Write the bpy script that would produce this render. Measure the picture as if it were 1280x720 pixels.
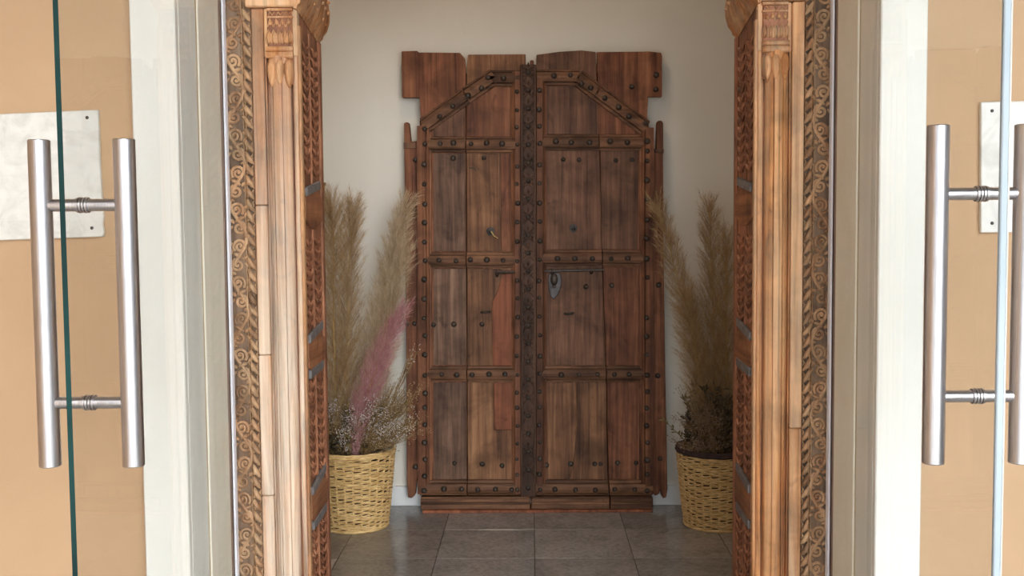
import bpy, bmesh, math, random
from mathutils import Vector, Matrix

for o in list(bpy.data.objects): bpy.data.objects.remove(o)
scene = bpy.context.scene
COL = scene.collection
PI = math.pi

# ------------------------------------------------------------------ camera
F = 1312.0                      # focal length in pixels of a 1280 wide frame
CAM = Vector((0.0, 0.0, 1.30))
_d = Vector((24.0, 80.0, -F)).normalized()              # world +Y seen by the camera
_r = math.radians(0.5)
_u = Vector((-math.sin(_r), math.cos(_r), (80*math.cos(_r) - 24*math.sin(_r))/F)).normalized()
_x = _d.cross(_u)
W2C = Matrix((_x, _d, _u)).transposed()
C2W = W2C.transposed()
cam_data = bpy.data.cameras.new('camera')
cam_data.sensor_width = 36.0
cam_data.lens = 36.0*F/1280.0
cam_data.clip_start = 0.05
cam = bpy.data.objects.new('camera', cam_data)
cam.matrix_world = Matrix.Translation(CAM) @ C2W.to_4x4()
COL.objects.link(cam)
scene.camera = cam

# ------------------------------------------------------------------ world and exposure
world = bpy.data.worlds.new('overcast_sky')
scene.world = world
world.use_nodes = True
_bg = world.node_tree.nodes['Background']
_bg.inputs[0].default_value = (0.91, 0.96, 1.0, 1)
_bg.inputs[1].default_value = 8.6
scene.view_settings.view_transform = 'Standard'
scene.view_settings.look = 'None'
scene.view_settings.gamma = 1.0
scene.view_settings.use_curve_mapping = False
scene.view_settings.exposure = 0.06

def ray(px, py):
    return (C2W @ Vector((px-640.0, 360.0-py, -F))).normalized()
def at(px, py, Y):
    """point of the vertical plane at distance Y that a photo measurement falls on"""
    r = ray(px, py); return CAM + r*((Y-CAM.y)/r.y)

# ------------------------------------------------------------------ materials
def srgb(r, g, b):
    f = lambda c: (c/255/12.92) if c/255 <= 0.04045 else ((c/255+0.055)/1.055)**2.4
    return (f(r), f(g), f(b), 1)

class NT:
    def __init__(s, name):
        s.m = bpy.data.materials.new(name); s.m.use_nodes = True
        s.t = s.m.node_tree; s.n = s.t.nodes; s.l = s.t.links
        s.b = s.n['Principled BSDF']; s.out = s.n['Material Output']
    def new(s, typ, **kw):
        n = s.n.new(typ)
        for k, v in kw.items(): setattr(n, k, v)
        return n
    def link(s, a, b): s.l.new(a, b)
    def coord(s, scale, rnd=0.0, kind='Object'):
        tc = s.new('ShaderNodeTexCoord')
        mp = s.new('ShaderNodeMapping'); mp.inputs['Scale'].default_value = scale
        if rnd:
            oi = s.new('ShaderNodeObjectInfo')
            mu = s.new('ShaderNodeMath', operation='MULTIPLY'); mu.inputs[1].default_value = rnd
            s.link(oi.outputs['Random'], mu.inputs[0])
            ad = s.new('ShaderNodeVectorMath', operation='ADD')
            s.link(tc.outputs[kind], ad.inputs[0]); s.link(mu.outputs[0], ad.inputs[1])
            s.link(ad.outputs[0], mp.inputs['Vector'])
        else:
            s.link(tc.outputs[kind], mp.inputs['Vector'])
        return mp.outputs[0]
    def noise(s, vec, scale=1.0, detail=4.0, rough=0.55, dist=0.0):
        n = s.new('ShaderNodeTexNoise')
        n.inputs['Scale'].default_value = scale; n.inputs['Detail'].default_value = detail
        n.inputs['Roughness'].default_value = rough; n.inputs['Distortion'].default_value = dist
        s.link(vec, n.inputs['Vector']); return n.outputs['Fac']
    def ramp(s, fac, stops):
        r = s.new('ShaderNodeValToRGB'); e = r.color_ramp.elements
        while len(e) < len(stops): e.new(0.5)
        for i, (p, c) in enumerate(stops): e[i].position = p; e[i].color = c
        s.link(fac, r.inputs[0]); return r.outputs[0]
    def mix(s, fac, a, b, mode='MIX'):
        n = s.new('ShaderNodeMix', data_type='RGBA', blend_type=mode)
        for sock, v in ((n.inputs[0], fac), (n.inputs[6], a), (n.inputs[7], b)):
            if hasattr(v, 'is_linked'): s.link(v, sock)
            else: sock.default_value = v
        return n.outputs[2]
    def bump(s, h, strength=0.3, dist=0.005):
        b = s.new('ShaderNodeBump'); b.inputs['Strength'].default_value = strength
        b.inputs['Distance'].default_value = dist
        s.link(h, b.inputs['Height']); s.link(b.outputs[0], s.b.inputs['Normal'])

def wood(name, dark, mid, light, axis='Z', rough=0.6, grain=1.0, wear=None, wear_amt=0.0, spec=0.4, rndv=0.3, crack=0.55, glare_z=None):
    k = NT(name)
    lo, hi = 3.0*grain, 60.0*grain
    sc = {'Z': (hi, hi, lo), 'X': (lo, hi, hi), 'Y': (hi, lo, hi)}[axis]
    v = k.coord(sc, 17.0)
    g1 = k.noise(v, 1.0, 6, 0.6, 0.6)
    v2 = k.coord(tuple(c*0.22 for c in sc), 31.0)
    g2 = k.noise(v2, 1.0, 3, 0.5, 1.2)
    v3 = k.coord((6, 6, 6), 5.0)
    g3 = k.noise(v3, 1.0, 4, 0.6, 0.4)
    c = k.ramp(g1, [(0.33, dark), (0.5, mid), (0.67, light)])
    c2 = k.ramp(g2, [(0.34, dark), (0.5, mid), (0.66, light)])
    c = k.mix(0.5, c, c2)
    dk = k.ramp(g3, [(0.34, (0.42, 0.40, 0.38, 1)), (0.58, (1.1, 1.1, 1.1, 1))])
    c = k.mix(0.75, c, dk, 'MULTIPLY')
    v5 = k.coord(tuple(q*(0.9 if q == hi else 0.35) for q in sc), 23.0)
    cr = k.noise(v5, 1.0, 3, 0.6, 0.9)
    c = k.mix(crack, c, k.ramp(cr, [(0.30, (0.25, 0.22, 0.20, 1)), (0.43, (1, 1, 1, 1))]), 'MULTIPLY')
    v6 = k.coord((11, 11, 7), 7.0)
    kn = k.noise(v6, 1.0, 2, 0.5, 1.5)
    c = k.mix(crack, c, k.ramp(kn, [(0.24, (0.35, 0.30, 0.28, 1)), (0.36, (1, 1, 1, 1))]), 'MULTIPLY')
    if wear:
        v4 = k.coord(tuple(q*0.35 for q in sc), 11.0)
        w = k.noise(v4, 1.0, 5, 0.7, 0.5)
        wf = k.ramp(w, [(0.5-0.25*wear_amt, (0, 0, 0, 1)), (0.72-0.1*wear_amt, (1, 1, 1, 1))])
        wm = k.new('ShaderNodeMath', operation='MULTIPLY'); wm.inputs[1].default_value = wear_amt
        k.link(wf, wm.inputs[0])
        wo = wm.outputs[0]
        if glare_z:      # worn wood gets paler downwards: glare painted into its colour
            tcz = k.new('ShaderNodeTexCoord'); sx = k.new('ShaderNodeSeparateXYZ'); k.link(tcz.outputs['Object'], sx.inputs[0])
            mz = k.new('ShaderNodeMapRange'); mz.inputs[1].default_value = glare_z[0]; mz.inputs[2].default_value = glare_z[1]
            mz.inputs[3].default_value = 1.0; mz.inputs[4].default_value = glare_z[2]
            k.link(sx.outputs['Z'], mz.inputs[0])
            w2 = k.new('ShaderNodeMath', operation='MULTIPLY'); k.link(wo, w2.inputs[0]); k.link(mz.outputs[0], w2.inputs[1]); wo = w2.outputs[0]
        c = k.mix(wo, c, wear)
    oi = k.new('ShaderNodeObjectInfo')
    mr = k.new('ShaderNodeMapRange'); mr.inputs[3].default_value = 1-rndv; mr.inputs[4].default_value = 1+rndv*0.6
    k.link(oi.outputs['Random'], mr.inputs[0])
    hs = k.new('ShaderNodeHueSaturation'); k.link(c, hs.inputs['Color']); k.link(mr.outputs[0], hs.inputs['Value'])
    k.link(hs.outputs[0], k.b.inputs['Base Color'])
    k.b.inputs['Roughness'].default_value = rough
    k.b.inputs['Specular IOR Level'].default_value = spec
    k.bump(g1, 0.35, 0.003)
    return k.m

def plain(name, c1, c2, scale=8.0, rough=0.7, spec=0.4, metal=0.0, bump=0.0, vec=(1, 1, 1), rnd=0.0, bdist=0.002):
    k = NT(name)
    f = k.noise(k.coord(vec, rnd), scale, 5, 0.6, 0.2)
    k.link(k.ramp(f, [(0.3, c1), (0.7, c2)]), k.b.inputs['Base Color'])
    k.b.inputs['Roughness'].default_value = rough
    k.b.inputs['Specular IOR Level'].default_value = spec
    k.b.inputs['Metallic'].default_value = metal
    if bump: k.bump(f, bump, bdist)
    return k.m

def plaster(name, c1, c2, fine=180.0, rough=0.85, bump=0.25, blot=1.6):
    k = NT(name)
    f = k.noise(k.coord((1, 1, 1)), blot, 5, 0.6, 0.3)
    k.link(k.ramp(f, [(0.3, c1), (0.7, c2)]), k.b.inputs['Base Color'])
    h = k.noise(k.coord((1, 1, 1)), fine, 3, 0.6)
    k.bump(h, bump, 0.002)
    k.b.inputs['Roughness'].default_value = rough
    k.b.inputs['Specular IOR Level'].default_value = 0.3
    return k.m

M = {}
M['interior_wall'] = plaster('interior_plaster', srgb(222, 216, 204), srgb(231, 226, 214), 70, 0.8, 0.3)
M['ceiling'] = plaster('ceiling_paint', srgb(222, 220, 215), srgb(232, 230, 226))
M['tan_wall'] = plaster('tan_facade_paint', srgb(186, 153, 119), srgb(196, 162, 127), 260, 0.75, 0.2)
M['white_trim'] = plaster('white_facade_paint', srgb(228, 226, 217), srgb(236, 234, 227), 200, 0.7, 0.1)
M['reveal_grey'] = plaster('grey_green_reveal_paint', srgb(230, 230, 222), srgb(238, 237, 229), 120, 0.7, 0.15, 3)
M['reveal_cream'] = plaster('cream_reveal_plaster', srgb(238, 231, 212), srgb(246, 241, 228), 90, 0.75, 0.3, 5)
M['seam_brown'] = plain('brown_seam', srgb(170, 140, 95), srgb(205, 185, 145), 14, 0.8, vec=(1, 1, 0.4))  # brown line where the two reveal pieces meet
M['mauve_edge'] = plain('mauve_wood_edge', srgb(140, 112, 98), srgb(180, 158, 145), 9, 0.7, vec=(3, 3, 0.6))
M['skirting'] = plain('white_stone_skirting', srgb(214, 214, 212), srgb(232, 232, 230), 5, 0.35)
M['grout'] = plain('dark_grout', srgb(70, 64, 58), srgb(92, 86, 78), 30, 0.9)
M['pavement'] = plain('pale_pavement', srgb(150, 147, 143), srgb(168, 165, 160), 2, 0.8)
M['blocker_grey'] = plaster('grey_blocker_render', srgb(118, 120, 122), srgb(132, 134, 136))
M['blocker_roof_grey'] = plaster('grey_blocker_soffit', srgb(150, 150, 148), srgb(160, 160, 158))
M['marble'] = None
M['iron'] = plain('dark_iron', srgb(44, 37, 34), srgb(84, 70, 60), 60, 0.5, 0.5, 0.3, 0.3, rnd=3)
M['iron_grey'] = plain('grey_worn_iron', srgb(52, 48, 48), srgb(88, 82, 80), 50, 0.5, 0.5, 0.6, 0.3)

def make_tile():
    k = NT('polished_grey_brown_stone')
    v = k.coord((1, 1, 1), 40.0)
    a = k.noise(v, 5, 7, 0.65, 0.8); b = k.noise(v, 60, 3, 0.6)
    c = k.ramp(a, [(0.25, srgb(112, 107, 104)), (0.5, srgb(146, 140, 136)), (0.78, srgb(168, 162, 158))])
    c = k.mix(0.25, c, k.ramp(b, [(0.35, srgb(90, 82, 74)), (0.6, srgb(175, 168, 158))]))
    oi = k.new('ShaderNodeObjectInfo'); mr = k.new('ShaderNodeMapRange')
    mr.inputs[3].default_value = 0.72; mr.inputs[4].default_value = 1.25
    k.link(oi.outputs['Random'], mr.inputs[0])
    hs = k.new('ShaderNodeHueSaturation'); k.link(c, hs.inputs['Color']); k.link(mr.outputs[0], hs.inputs['Value'])
    k.link(hs.outputs[0], k.b.inputs['Base Color'])
    r = k.new('ShaderNodeMapRange'); r.inputs[3].default_value = 0.04; r.inputs[4].default_value = 0.13
    k.link(a, r.inputs[0]); k.link(r.outputs[0], k.b.inputs['Roughness'])
    k.b.inputs['Specular IOR Level'].default_value = 0.5
    k.bump(a, 0.03, 0.002)
    return k.m
M['tile'] = make_tile()

def make_marble():
    k = NT('white_marble')
    v = k.coord((1, 1, 1), 9.0)
    a = k.noise(v, 9, 7, 0.6, 2.2)
    c = k.ramp(a, [(0.3, srgb(210, 206, 198)), (0.5, srgb(226, 223, 216)), (0.7, srgb(233, 231, 225))])
    bt = k.new('ShaderNodeTexBrick')
    bt.inputs['Color1'].default_value = (0.84, 0.84, 0.83, 1); bt.inputs['Color2'].default_value = (1, 1, 1, 1)
    bt.inputs['Mortar'].default_value = (0.93, 0.93, 0.92, 1); bt.inputs['Scale'].default_value = 1.0
    bt.inputs['Brick Width'].default_value = 0.085; bt.inputs['Row Height'].default_value = 0.055; bt.inputs['Mortar Size'].default_value = 0.001
    tc = k.new('ShaderNodeTexCoord'); mp = k.new('ShaderNodeMapping'); mp.inputs['Rotation'].default_value = (PI/2, 0, 0)
    k.link(tc.outputs['Object'], mp.inputs[0]); k.link(mp.outputs[0], bt.inputs['Vector'])
    k.link(k.mix(0.5, c, bt.outputs[0], 'MULTIPLY'), k.b.inputs['Base Color'])
    k.b.inputs['Roughness'].default_value = 0.35
    return k.m
M['marble'] = make_marble()

def make_steel():
    k = NT('brushed_stainless_steel')
    a = k.noise(k.coord((1, 1, 0.02), 3.0), 900, 2, 0.5)
    k.link(k.ramp(a, [(0.3, srgb(178, 174, 176)), (0.7, srgb(205, 202, 204))]), k.b.inputs['Base Color'])
    k.b.inputs['Metallic'].default_value = 1.0
    k.b.inputs['Roughness'].default_value = 0.3
    k.b.inputs['Anisotropic'].default_value = 0.4
    return k.m
M['steel'] = make_steel()
M['alu'] = plain('bright_aluminium', srgb(238, 238, 246), srgb(246, 246, 252), 5, 0.35, 0.5, 0.0)

def make_glass(name, tint, refl=1.0):
    k = NT(name)
    tr = k.new('ShaderNodeBsdfTransparent'); tr.inputs[0].default_value = tint
    gl = k.new('ShaderNodeBsdfGlossy'); gl.inputs['Roughness'].default_value = 0.0
    fr = k.new('ShaderNodeFresnel'); fr.inputs['IOR'].default_value = 1.45
    mu = k.new('ShaderNodeMath', operation='MULTIPLY'); mu.inputs[1].default_value = refl
    k.link(fr.outputs[0], mu.inputs[0])
    mx = k.new('ShaderNodeMixShader')
    k.link(mu.outputs[0], mx.inputs[0]); k.link(tr.outputs[0], mx.inputs[1]); k.link(gl.outputs[0], mx.inputs[2])
    k.link(mx.outputs[0], k.out.inputs['Surface'])
    return k.m
M['glass'] = make_glass('clear_green_tinted_glass', (0.993, 0.998, 0.995, 1), 0.16)
M['glass_edge_dark'] = plain('dark_green_glass_edge', srgb(8, 40, 40), srgb(18, 62, 60), 6, 0.3, 0.25)
M['edge_seal'] = plain('milky_blue_edge_seal', srgb(162, 174, 182), srgb(176, 186, 192), 4, 0.5, 0.2)
M['edge_seal_rim'] = plain('beige_seal_lip', srgb(196, 186, 174), srgb(210, 202, 192), 4, 0.4)

# woods
M['d_dark'] = wood('old_dark_teak', srgb(66, 42, 32), srgb(108, 74, 56), srgb(142, 104, 78), rndv=0.15, spec=0.22)
M['d_red'] = wood('old_red_teak', srgb(76, 44, 31), srgb(124, 77, 53), srgb(158, 106, 75), rndv=0.15, spec=0.22)
M['d_grey'] = wood('old_grey_teak', srgb(72, 51, 41), srgb(114, 85, 68), srgb(146, 114, 91), rndv=0.15, spec=0.22)
M['d_warm'] = wood('old_golden_teak', srgb(76, 50, 35), srgb(128, 88, 61), srgb(162, 119, 84), rndv=0.15, spec=0.22)
M['d_patch'] = wood('orange_repair_wood', srgb(104, 58, 40), srgb(142, 84, 58), srgb(164, 104, 74), rndv=0.1, spec=0.22)
M['d_railx'] = wood('old_teak_rail', srgb(74, 48, 35), srgb(116, 80, 57), srgb(148, 106, 76), 'X', spec=0.22)
M['d_railz'] = wood('old_teak_stile', srgb(76, 46, 33), srgb(118, 75, 52), srgb(150, 101, 70), 'Z', spec=0.22)
M['d_post'] = wood('carved_dark_post', srgb(52, 35, 28), srgb(84, 59, 45), srgb(116, 84, 64), spec=0.22)
M['d_gap'] = plain('shadow_board', srgb(26, 19, 16), srgb(36, 27, 22), 10, 0.9)
M['p_wood'] = wood('golden_carved_wood', srgb(120, 64, 33), srgb(190, 124, 72), srgb(224, 166, 110), wear=srgb(234, 206, 170), wear_amt=0.4, rndv=0.1, grain=0.8, crack=0.85)
M['p_fillet'] = wood('pale_worn_wood', srgb(156, 100, 62), srgb(210, 152, 102), srgb(230, 182, 132), wear=srgb(236, 214, 184), wear_amt=0.5, rndv=0.08, grain=0.8)
M['p_wood_worn_glare'] = wood('worn_wood_with_glare', srgb(120, 66, 36), srgb(184, 120, 72), srgb(216, 162, 110), wear=srgb(240, 224, 202), wear_amt=0.85, rndv=0.06, grain=0.8, crack=0.85, glare_z=(0.8, 1.8, 0.25))  # worn finish, plus glare painted pale towards the bottom
M['p_carve'] = wood('carved_brown_wood', srgb(124, 86, 58), srgb(170, 126, 90), srgb(202, 162, 122), wear=srgb(218, 188, 148), wear_amt=0.4, rndv=0.1)
M['p_ground'] = wood('carving_ground_wood', srgb(90, 68, 52), srgb(124, 98, 76), srgb(150, 124, 100), rndv=0.1)
M['p_inner'] = wood('red_inner_wood', srgb(116, 70, 48), srgb(156, 100, 70), srgb(184, 128, 94), rndv=0.15)
M['p_block'] = wood('smooth_inner_block', srgb(110, 68, 46), srgb(150, 96, 64), srgb(176, 122, 82), 'Y', rndv=0.15)
M['p_strap'] = plain('grey_worn_strap', srgb(92, 86, 84), srgb(132, 124, 120), 40, 0.6, bump=0.3)
M['rattan'] = plain('golden_rattan', srgb(188, 140, 76), srgb(248, 218, 158), 34, 0.45, 0.5, vec=(1, 1, 5), bump=0.2)
M['dark_rim'] = plain('dark_plum_rim', srgb(52, 38, 38), srgb(78, 58, 54), 30, 0.7)
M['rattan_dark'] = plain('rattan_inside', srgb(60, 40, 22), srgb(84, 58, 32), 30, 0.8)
M['plume_tan'] = plain('tan_pampas', srgb(136, 104, 68), srgb(216, 184, 138), 55, 0.8, 0.2, vec=(1, 1, 0.35))
M['plume_pale'] = plain('pale_pampas', srgb(158, 128, 92), srgb(232, 210, 176), 55, 0.8, 0.2, vec=(1, 1, 0.35))
M['plume_pink'] = plain('pink_pampas', srgb(164, 92, 96), srgb(224, 176, 172), 55, 0.8, 0.2, vec=(1, 1, 0.35))
M['stem'] = plain('straw_stem', srgb(176, 140, 78), srgb(206, 170, 100), 20, 0.6)
M['twig'] = plain('dry_twig', srgb(112, 86, 52), srgb(156, 126, 82), 30, 0.8)
M['floret_white'] = plain('white_floret', srgb(214, 204, 200), srgb(238, 230, 226), 60, 0.8)
M['floret_gold'] = plain('golden_brown_floret', srgb(146, 116, 78), srgb(204, 176, 134), 60, 0.8)
M['floret_brown'] = plain('brown_floret', srgb(130, 106, 88), srgb(186, 160, 138), 60, 0.8)
M['leaf_dark'] = plain('dried_dark_leaf', srgb(56, 48, 36), srgb(104, 90, 64), 30, 0.8, rnd=2)
M['leaf_olive'] = plain('dried_olive_leaf', srgb(104, 92, 54), srgb(142, 126, 76), 30, 0.8)

# ------------------------------------------------------------------ mesh helpers
class MB:
    def __init__(s): s.v = []; s.f = []; s.mi = []
    def add(s, vs, fs, mi=0):
        n = len(s.v); s.v += [tuple(v) for v in vs]
        s.f += [tuple(i+n for i in f) for f in fs]; s.mi += [mi]*len(fs)
        return s
    def box(s, x0, x1, y0, y1, z0, z1, mi=0):
        return s.add([(x0,y0,z0),(x1,y0,z0),(x1,y1,z0),(x0,y1,z0),(x0,y0,z1),(x1,y0,z1),(x1,y1,z1),(x0,y1,z1)],
                     [(3,2,1,0),(4,5,6,7),(0,1,5,4),(1,2,6,5),(2,3,7,6),(3,0,4,7)], mi)
    def prism(s, poly, y0, y1, mi=0):
        """polygon of (x, z) points extruded from y0 (front) to y1"""
        n = len(poly)
        vs = [(p[0], y0, p[1]) for p in poly] + [(p[0], y1, p[1]) for p in poly]
        fs = [tuple(range(n)), tuple(range(2*n-1, n-1, -1))]
        fs += [(i, i+n, (i+1) % n+n, (i+1) % n) for i in range(n)]
        return s.add(vs, fs, mi)
    def tube(s, pts, rad, n=6, caps=True, flat=None, mi=0):
        pts = [Vector(p) for p in pts]; m = len(pts)
        if not hasattr(rad, '__len__'): rad = [rad]*m
        vs = []; prev = None
        for i, p in enumerate(pts):
            t = (pts[min(i+1, m-1)]-pts[max(i-1, 0)])
            t = t.normalized() if t.length > 1e-9 else Vector((0, 0, 1))
            if prev is None:
                a = Vector((0, 1, 0)) if abs(t.y) < 0.9 else Vector((1, 0, 0))
            else: a = prev
            a = (a - t*a.dot(t)); a = a.normalized() if a.length > 1e-6 else t.orthogonal().normalized()
            prev = a; b = t.cross(a)
            for k in range(n):
                q = 2*PI*k/n
                o = (a*math.cos(q)*(flat or 1) + b*math.sin(q))*rad[i]
                vs.append(p+o)
        fs = []
        for i in range(m-1):
            for k in range(n):
                fs.append((i*n+k, i*n+(k+1) % n, (i+1)*n+(k+1) % n, (i+1)*n+k))
        if caps:
            fs.append(tuple(range(n-1, -1, -1))); fs.append(tuple(range((m-1)*n, m*n)))
        return s.add(vs, fs, mi)
    def lathe(s, prof, n=16, c=(0, 0, 0), axis='Z', mi=0):
        vs = []; c = Vector(c)
        for r, h in prof:
            for k in range(n):
                q = 2*PI*k/n; a, b = r*math.cos(q), r*math.sin(q)
                vs.append(c + (Vector((a, b, h)) if axis == 'Z' else Vector((a, -h, b)) if axis == '-Y' else Vector((h, a, b))))
        fs = []
        for i in range(len(prof)-1):
            for k in range(n): fs.append((i*n+k, i*n+(k+1) % n, (i+1)*n+(k+1) % n, (i+1)*n+k))
        fs.append(tuple(range(n-1, -1, -1))); fs.append(tuple(range((len(prof)-1)*n, len(prof)*n)))
        return s.add(vs, fs, mi)
    def bump(s, c, rx, rz, h, seg=8, rings=3, tilt=0.0, taper=0.0, mi=0):
        """a raised oval carved on a face that looks towards -Y; taper narrows its upper end"""
        c = Vector(c); vs = []; ct, st = math.cos(tilt), math.sin(tilt)
        for j in range(rings):
            q = j/rings*PI/2
            for k in range(seg):
                a = 2*PI*k/seg
                u, w = rx*math.cos(q)*math.cos(a), rz*math.cos(q)*math.sin(a)
                u *= (1-taper*(w/rz))
                vs.append(c+Vector((u*ct-w*st, -h*math.sin(q), u*st+w*ct)))
        vs.append(c+Vector((0, -h, 0))); fs = []
        for j in range(rings-1):
            for k in range(seg): fs.append((j*seg+k, j*seg+(k+1) % seg, (j+1)*seg+(k+1) % seg, (j+1)*seg+k))
        for k in range(seg): fs.append(((rings-1)*seg+k, (rings-1)*seg+(k+1) % seg, rings*seg))
        return s.add(vs, fs, mi)
    def mesh(s, name, mats, smooth=False, bevel=0.0):
        me = bpy.data.meshes.new(name); me.from_pydata(s.v, [], s.f)
        for mt in (mats if isinstance(mats, (list, tuple)) else [mats]): me.materials.append(mt)
        for p, i in zip(me.polygons, s.mi): p.material_index = i
        bm = bmesh.new(); bm.from_mesh(me)
        bmesh.ops.recalc_face_normals(bm, faces=bm.faces)
        if bevel:
            ed = [e for e in bm.edges if len(e.link_faces) == 2 and e.calc_face_angle(0) > 0.5]
            bmesh.ops.bevel(bm, geom=ed, offset=bevel, segments=1, affect='EDGES', clamp_overlap=True)
        bm.to_mesh(me); bm.free()
        if smooth:
            for p in me.polygons: p.use_smooth = True
            me.set_sharp_from_angle(angle=0.75)
        return me
    def build(s, name, mats, parent=None, smooth=False, bevel=0.0, loc=None):
        return link(name, s.mesh(name, mats, smooth, bevel), parent, loc)

BASE = {}
def link(name, me, parent=None, loc=None, rot=None, scale=None):
    o = bpy.data.objects.new(name, me); COL.objects.link(o)
    if parent:
        o.parent = parent
        o.matrix_parent_inverse = BASE.get(parent.name, Matrix.Identity(4))
        BASE[o.name] = BASE.get(o.name, Matrix.Identity(4))
    if loc is not None:
        o.location = loc
        BASE[o.name] = Matrix.Translation(-Vector(loc))
    if rot is not None: o.rotation_euler = rot
    if scale is not None: o.scale = scale
    return o
def tag(o, label=None, cat=None, group=None, kind=None):
    if label: o['label'] = label
    if cat: o['category'] = cat
    if group: o['group'] = group
    if kind: o['kind'] = kind
    return o
def thing(name, loc, label, cat, group=None):
    o = bpy.data.objects.new(name, None); COL.objects.link(o); o.location = loc
    o.empty_display_size = 0.05
    BASE[o.name] = Matrix.Translation(-Vector(loc))
    return tag(o, label, cat, group, 'thing')

# ================================================================== the setting
YW = 4.80           # back wall of the vestibule
XC = -0.009         # middle of the entrance
HO = 0.855          # half width of the outer opening
YF = 2.575          # face of the white surround
YP = 3.00           # face of the carved portal
YI = 3.30           # inner face of the front wall
ZC = 3.10
tag(MB().box(-1.45, 1.45, YW, YW+0.15, -0.05, ZC).build('wall_back', M['interior_wall']), 'cream plastered vestibule wall behind the antique door', 'wall', kind='structure')
tag(MB().box(-1.60, -1.45, YI, YW+0.15, -0.05, ZC).build('wall_left', M['interior_wall']), 'plain cream side wall of the vestibule beside the pink plume basket', 'wall', kind='structure')
tag(MB().box(1.45, 1.60, YI, YW+0.15, -0.05, ZC).build('wall_right', M['interior_wall']), 'plain cream side wall of the vestibule beside the all-tan basket', 'wall', kind='structure')
tag(MB().box(-1.60, 1.60, YI, YW+0.15, ZC, ZC+0.1).build('ceiling', M['ceiling']), 'flat white vestibule ceiling above the antique door', 'ceiling', kind='structure')
tag(MB().box(-4.5, XC-HO-0.035, 2.60, YI, -0.05, 3.6).build('wall_front_left', M['tan_wall']), 'tan painted facade wall with the chipped plaque', 'wall', kind='structure')
tag(MB().box(XC+HO+0.035, 4.5, 2.60, YI, -0.05, 3.6).build('wall_front_right', M['tan_wall']), 'tan painted facade wall with the clean-edged plaque', 'wall', kind='structure')
tag(MB().box(XC-HO-0.035, XC+HO+0.035, 2.60, YI, 2.56, 3.6).build('wall_front_top', M['tan_wall']), 'tan painted facade wall over the entrance', 'wall', kind='structure')
# unseen roof and walls added to block and shape the sky light
tag(MB().box(-2.1, 3.2, -0.6, 2.60, 3.05, 3.25).build('sky_blocker_roof', M['blocker_roof_grey']), 'flat grey roof added unseen over the entrance to block the high sky', 'roof', kind='structure')
tag(MB().box(-2.1, -1.9, -0.6, 2.60, -0.02, 3.05).build('wall_blocker_left', M['tan_wall']), 'tan wall added unseen nearer the chipped plaque to block and bounce light', 'wall', kind='structure')
tag(MB().box(3.0, 3.2, -0.6, 2.60, -0.02, 3.05).build('wall_blocker_right', M['blocker_grey']), 'grey wall added unseen nearer the clean-edged plaque to block side light', 'wall', kind='structure')
tag(MB().box(-14, -0.2, -8.4, -8.0, -0.2, 7.5).build('wall_blocker_far', M['blocker_grey']), 'tall grey wall added unseen behind the camera to block the sky', 'wall', kind='structure')
tag(MB().box(10.0, 10.4, -16, 2.6, -0.2, 3.0).build('wall_blocker_side', M['blocker_grey']), 'low grey wall added unseen far to the side to limit the sky', 'wall', kind='structure')
# floor with its tiles
fl = tag(MB().box(-1.45, 1.45, 2.60, YW, -0.06, -0.004).build('floor', M['grout']), 'polished grey brown stone tile floor of the vestibule', 'floor', kind='structure')
T = 0.385
tile_me = MB().box(-T/2+0.0016, T/2-0.0016, -T/2+0.0016, T/2-0.0016, -0.02, 0.0).mesh('floor_tile', M['tile'], bevel=0.0008)
for j in range(5):
    for i in range(-3, 3):
        link('floor_tile', tile_me, fl, (0.004+(i+0.5)*T, YW-0.012-(j+0.5)*T, 0))
tag(MB().box(-14, 14, -16, 2.60, -0.2, -0.02).build('ground', M['pavement']), 'pale paved ground in front of the entrance', 'ground', kind='structure')
# skirting of the back wall: one length each side of the antique door, white stone slabs
bb = MB()
for x0, x1 in ((-1.45, -0.955), (-0.952, -0.03), (-0.027, 0.80), (0.803, 1.45)): bb.box(x0, x1, YW-0.014, YW, 0, 0.092)
tag(bb.build('baseboard_back', M['skirting'], bevel=0.002), 'low white stone skirting along the vestibule back wall', 'baseboard', kind='structure')
# white surround of the opening, and the plastered reveals
for i, (s, nm) in enumerate(((-1, 'bare and flat'), (1, 'b'))):
    a, b = XC+s*HO, XC+s*0.967
    beside = 'green-edged' if s < 0 else 'pale-edged'
    tag(MB().box(min(a, b), max(a, b), YF, 2.60, -0.02, 2.667).build('trim_%d' % (i+1), M['white_trim'], bevel=0.003), 'white painted surround strip behind the %s glass door' % beside, 'trim', kind='structure')
    rv = tag(MB().box(min(a, a+s*0.035), max(a, a+s*0.035), 2.6005, 2.735, -0.02, 2.55).build('trim_%d' % (i+3), M['reveal_grey'], bevel=0.002), 'grey green and cream reveal beside the %s glass door' % beside, 'trim', kind='structure')
    c = XC+s*(HO-0.004)
    MB().box(min(c, c+s*0.039), max(c, c+s*0.039), 2.742, 2.925, -0.02, 2.55).build('plaster_strip', M['reveal_cream'], rv, bevel=0.003)
    MB().box(min(a, a+s*0.03), max(a, a+s*0.03), 2.735, 2.742, -0.02, 2.55).build('seam', M['seam_brown'], rv)
    e = XC+s*(HO+0.004)
    MB().box(min(e, e+s*0.030), max(e, e+s*0.030), 2.925, 2.985, -0.02, 2.55).build('wooden_edge', M['mauve_edge'], rv)
    g = XC+s*(HO-0.006)
    MB().box(min(g, g+s*0.0060), max(g, g+s*0.0060), 2.965, 2.99, -0.02, 2.55).build('metal_strip', M['alu'], rv, bevel=0.001)
tag(MB().box(XC-0.967, XC+0.967, YF, 2.60, 2.55, 2.667).build('trim_5', M['white_trim'], bevel=0.003), 'white painted surround strip over the opening', 'trim', kind='structure')

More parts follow.
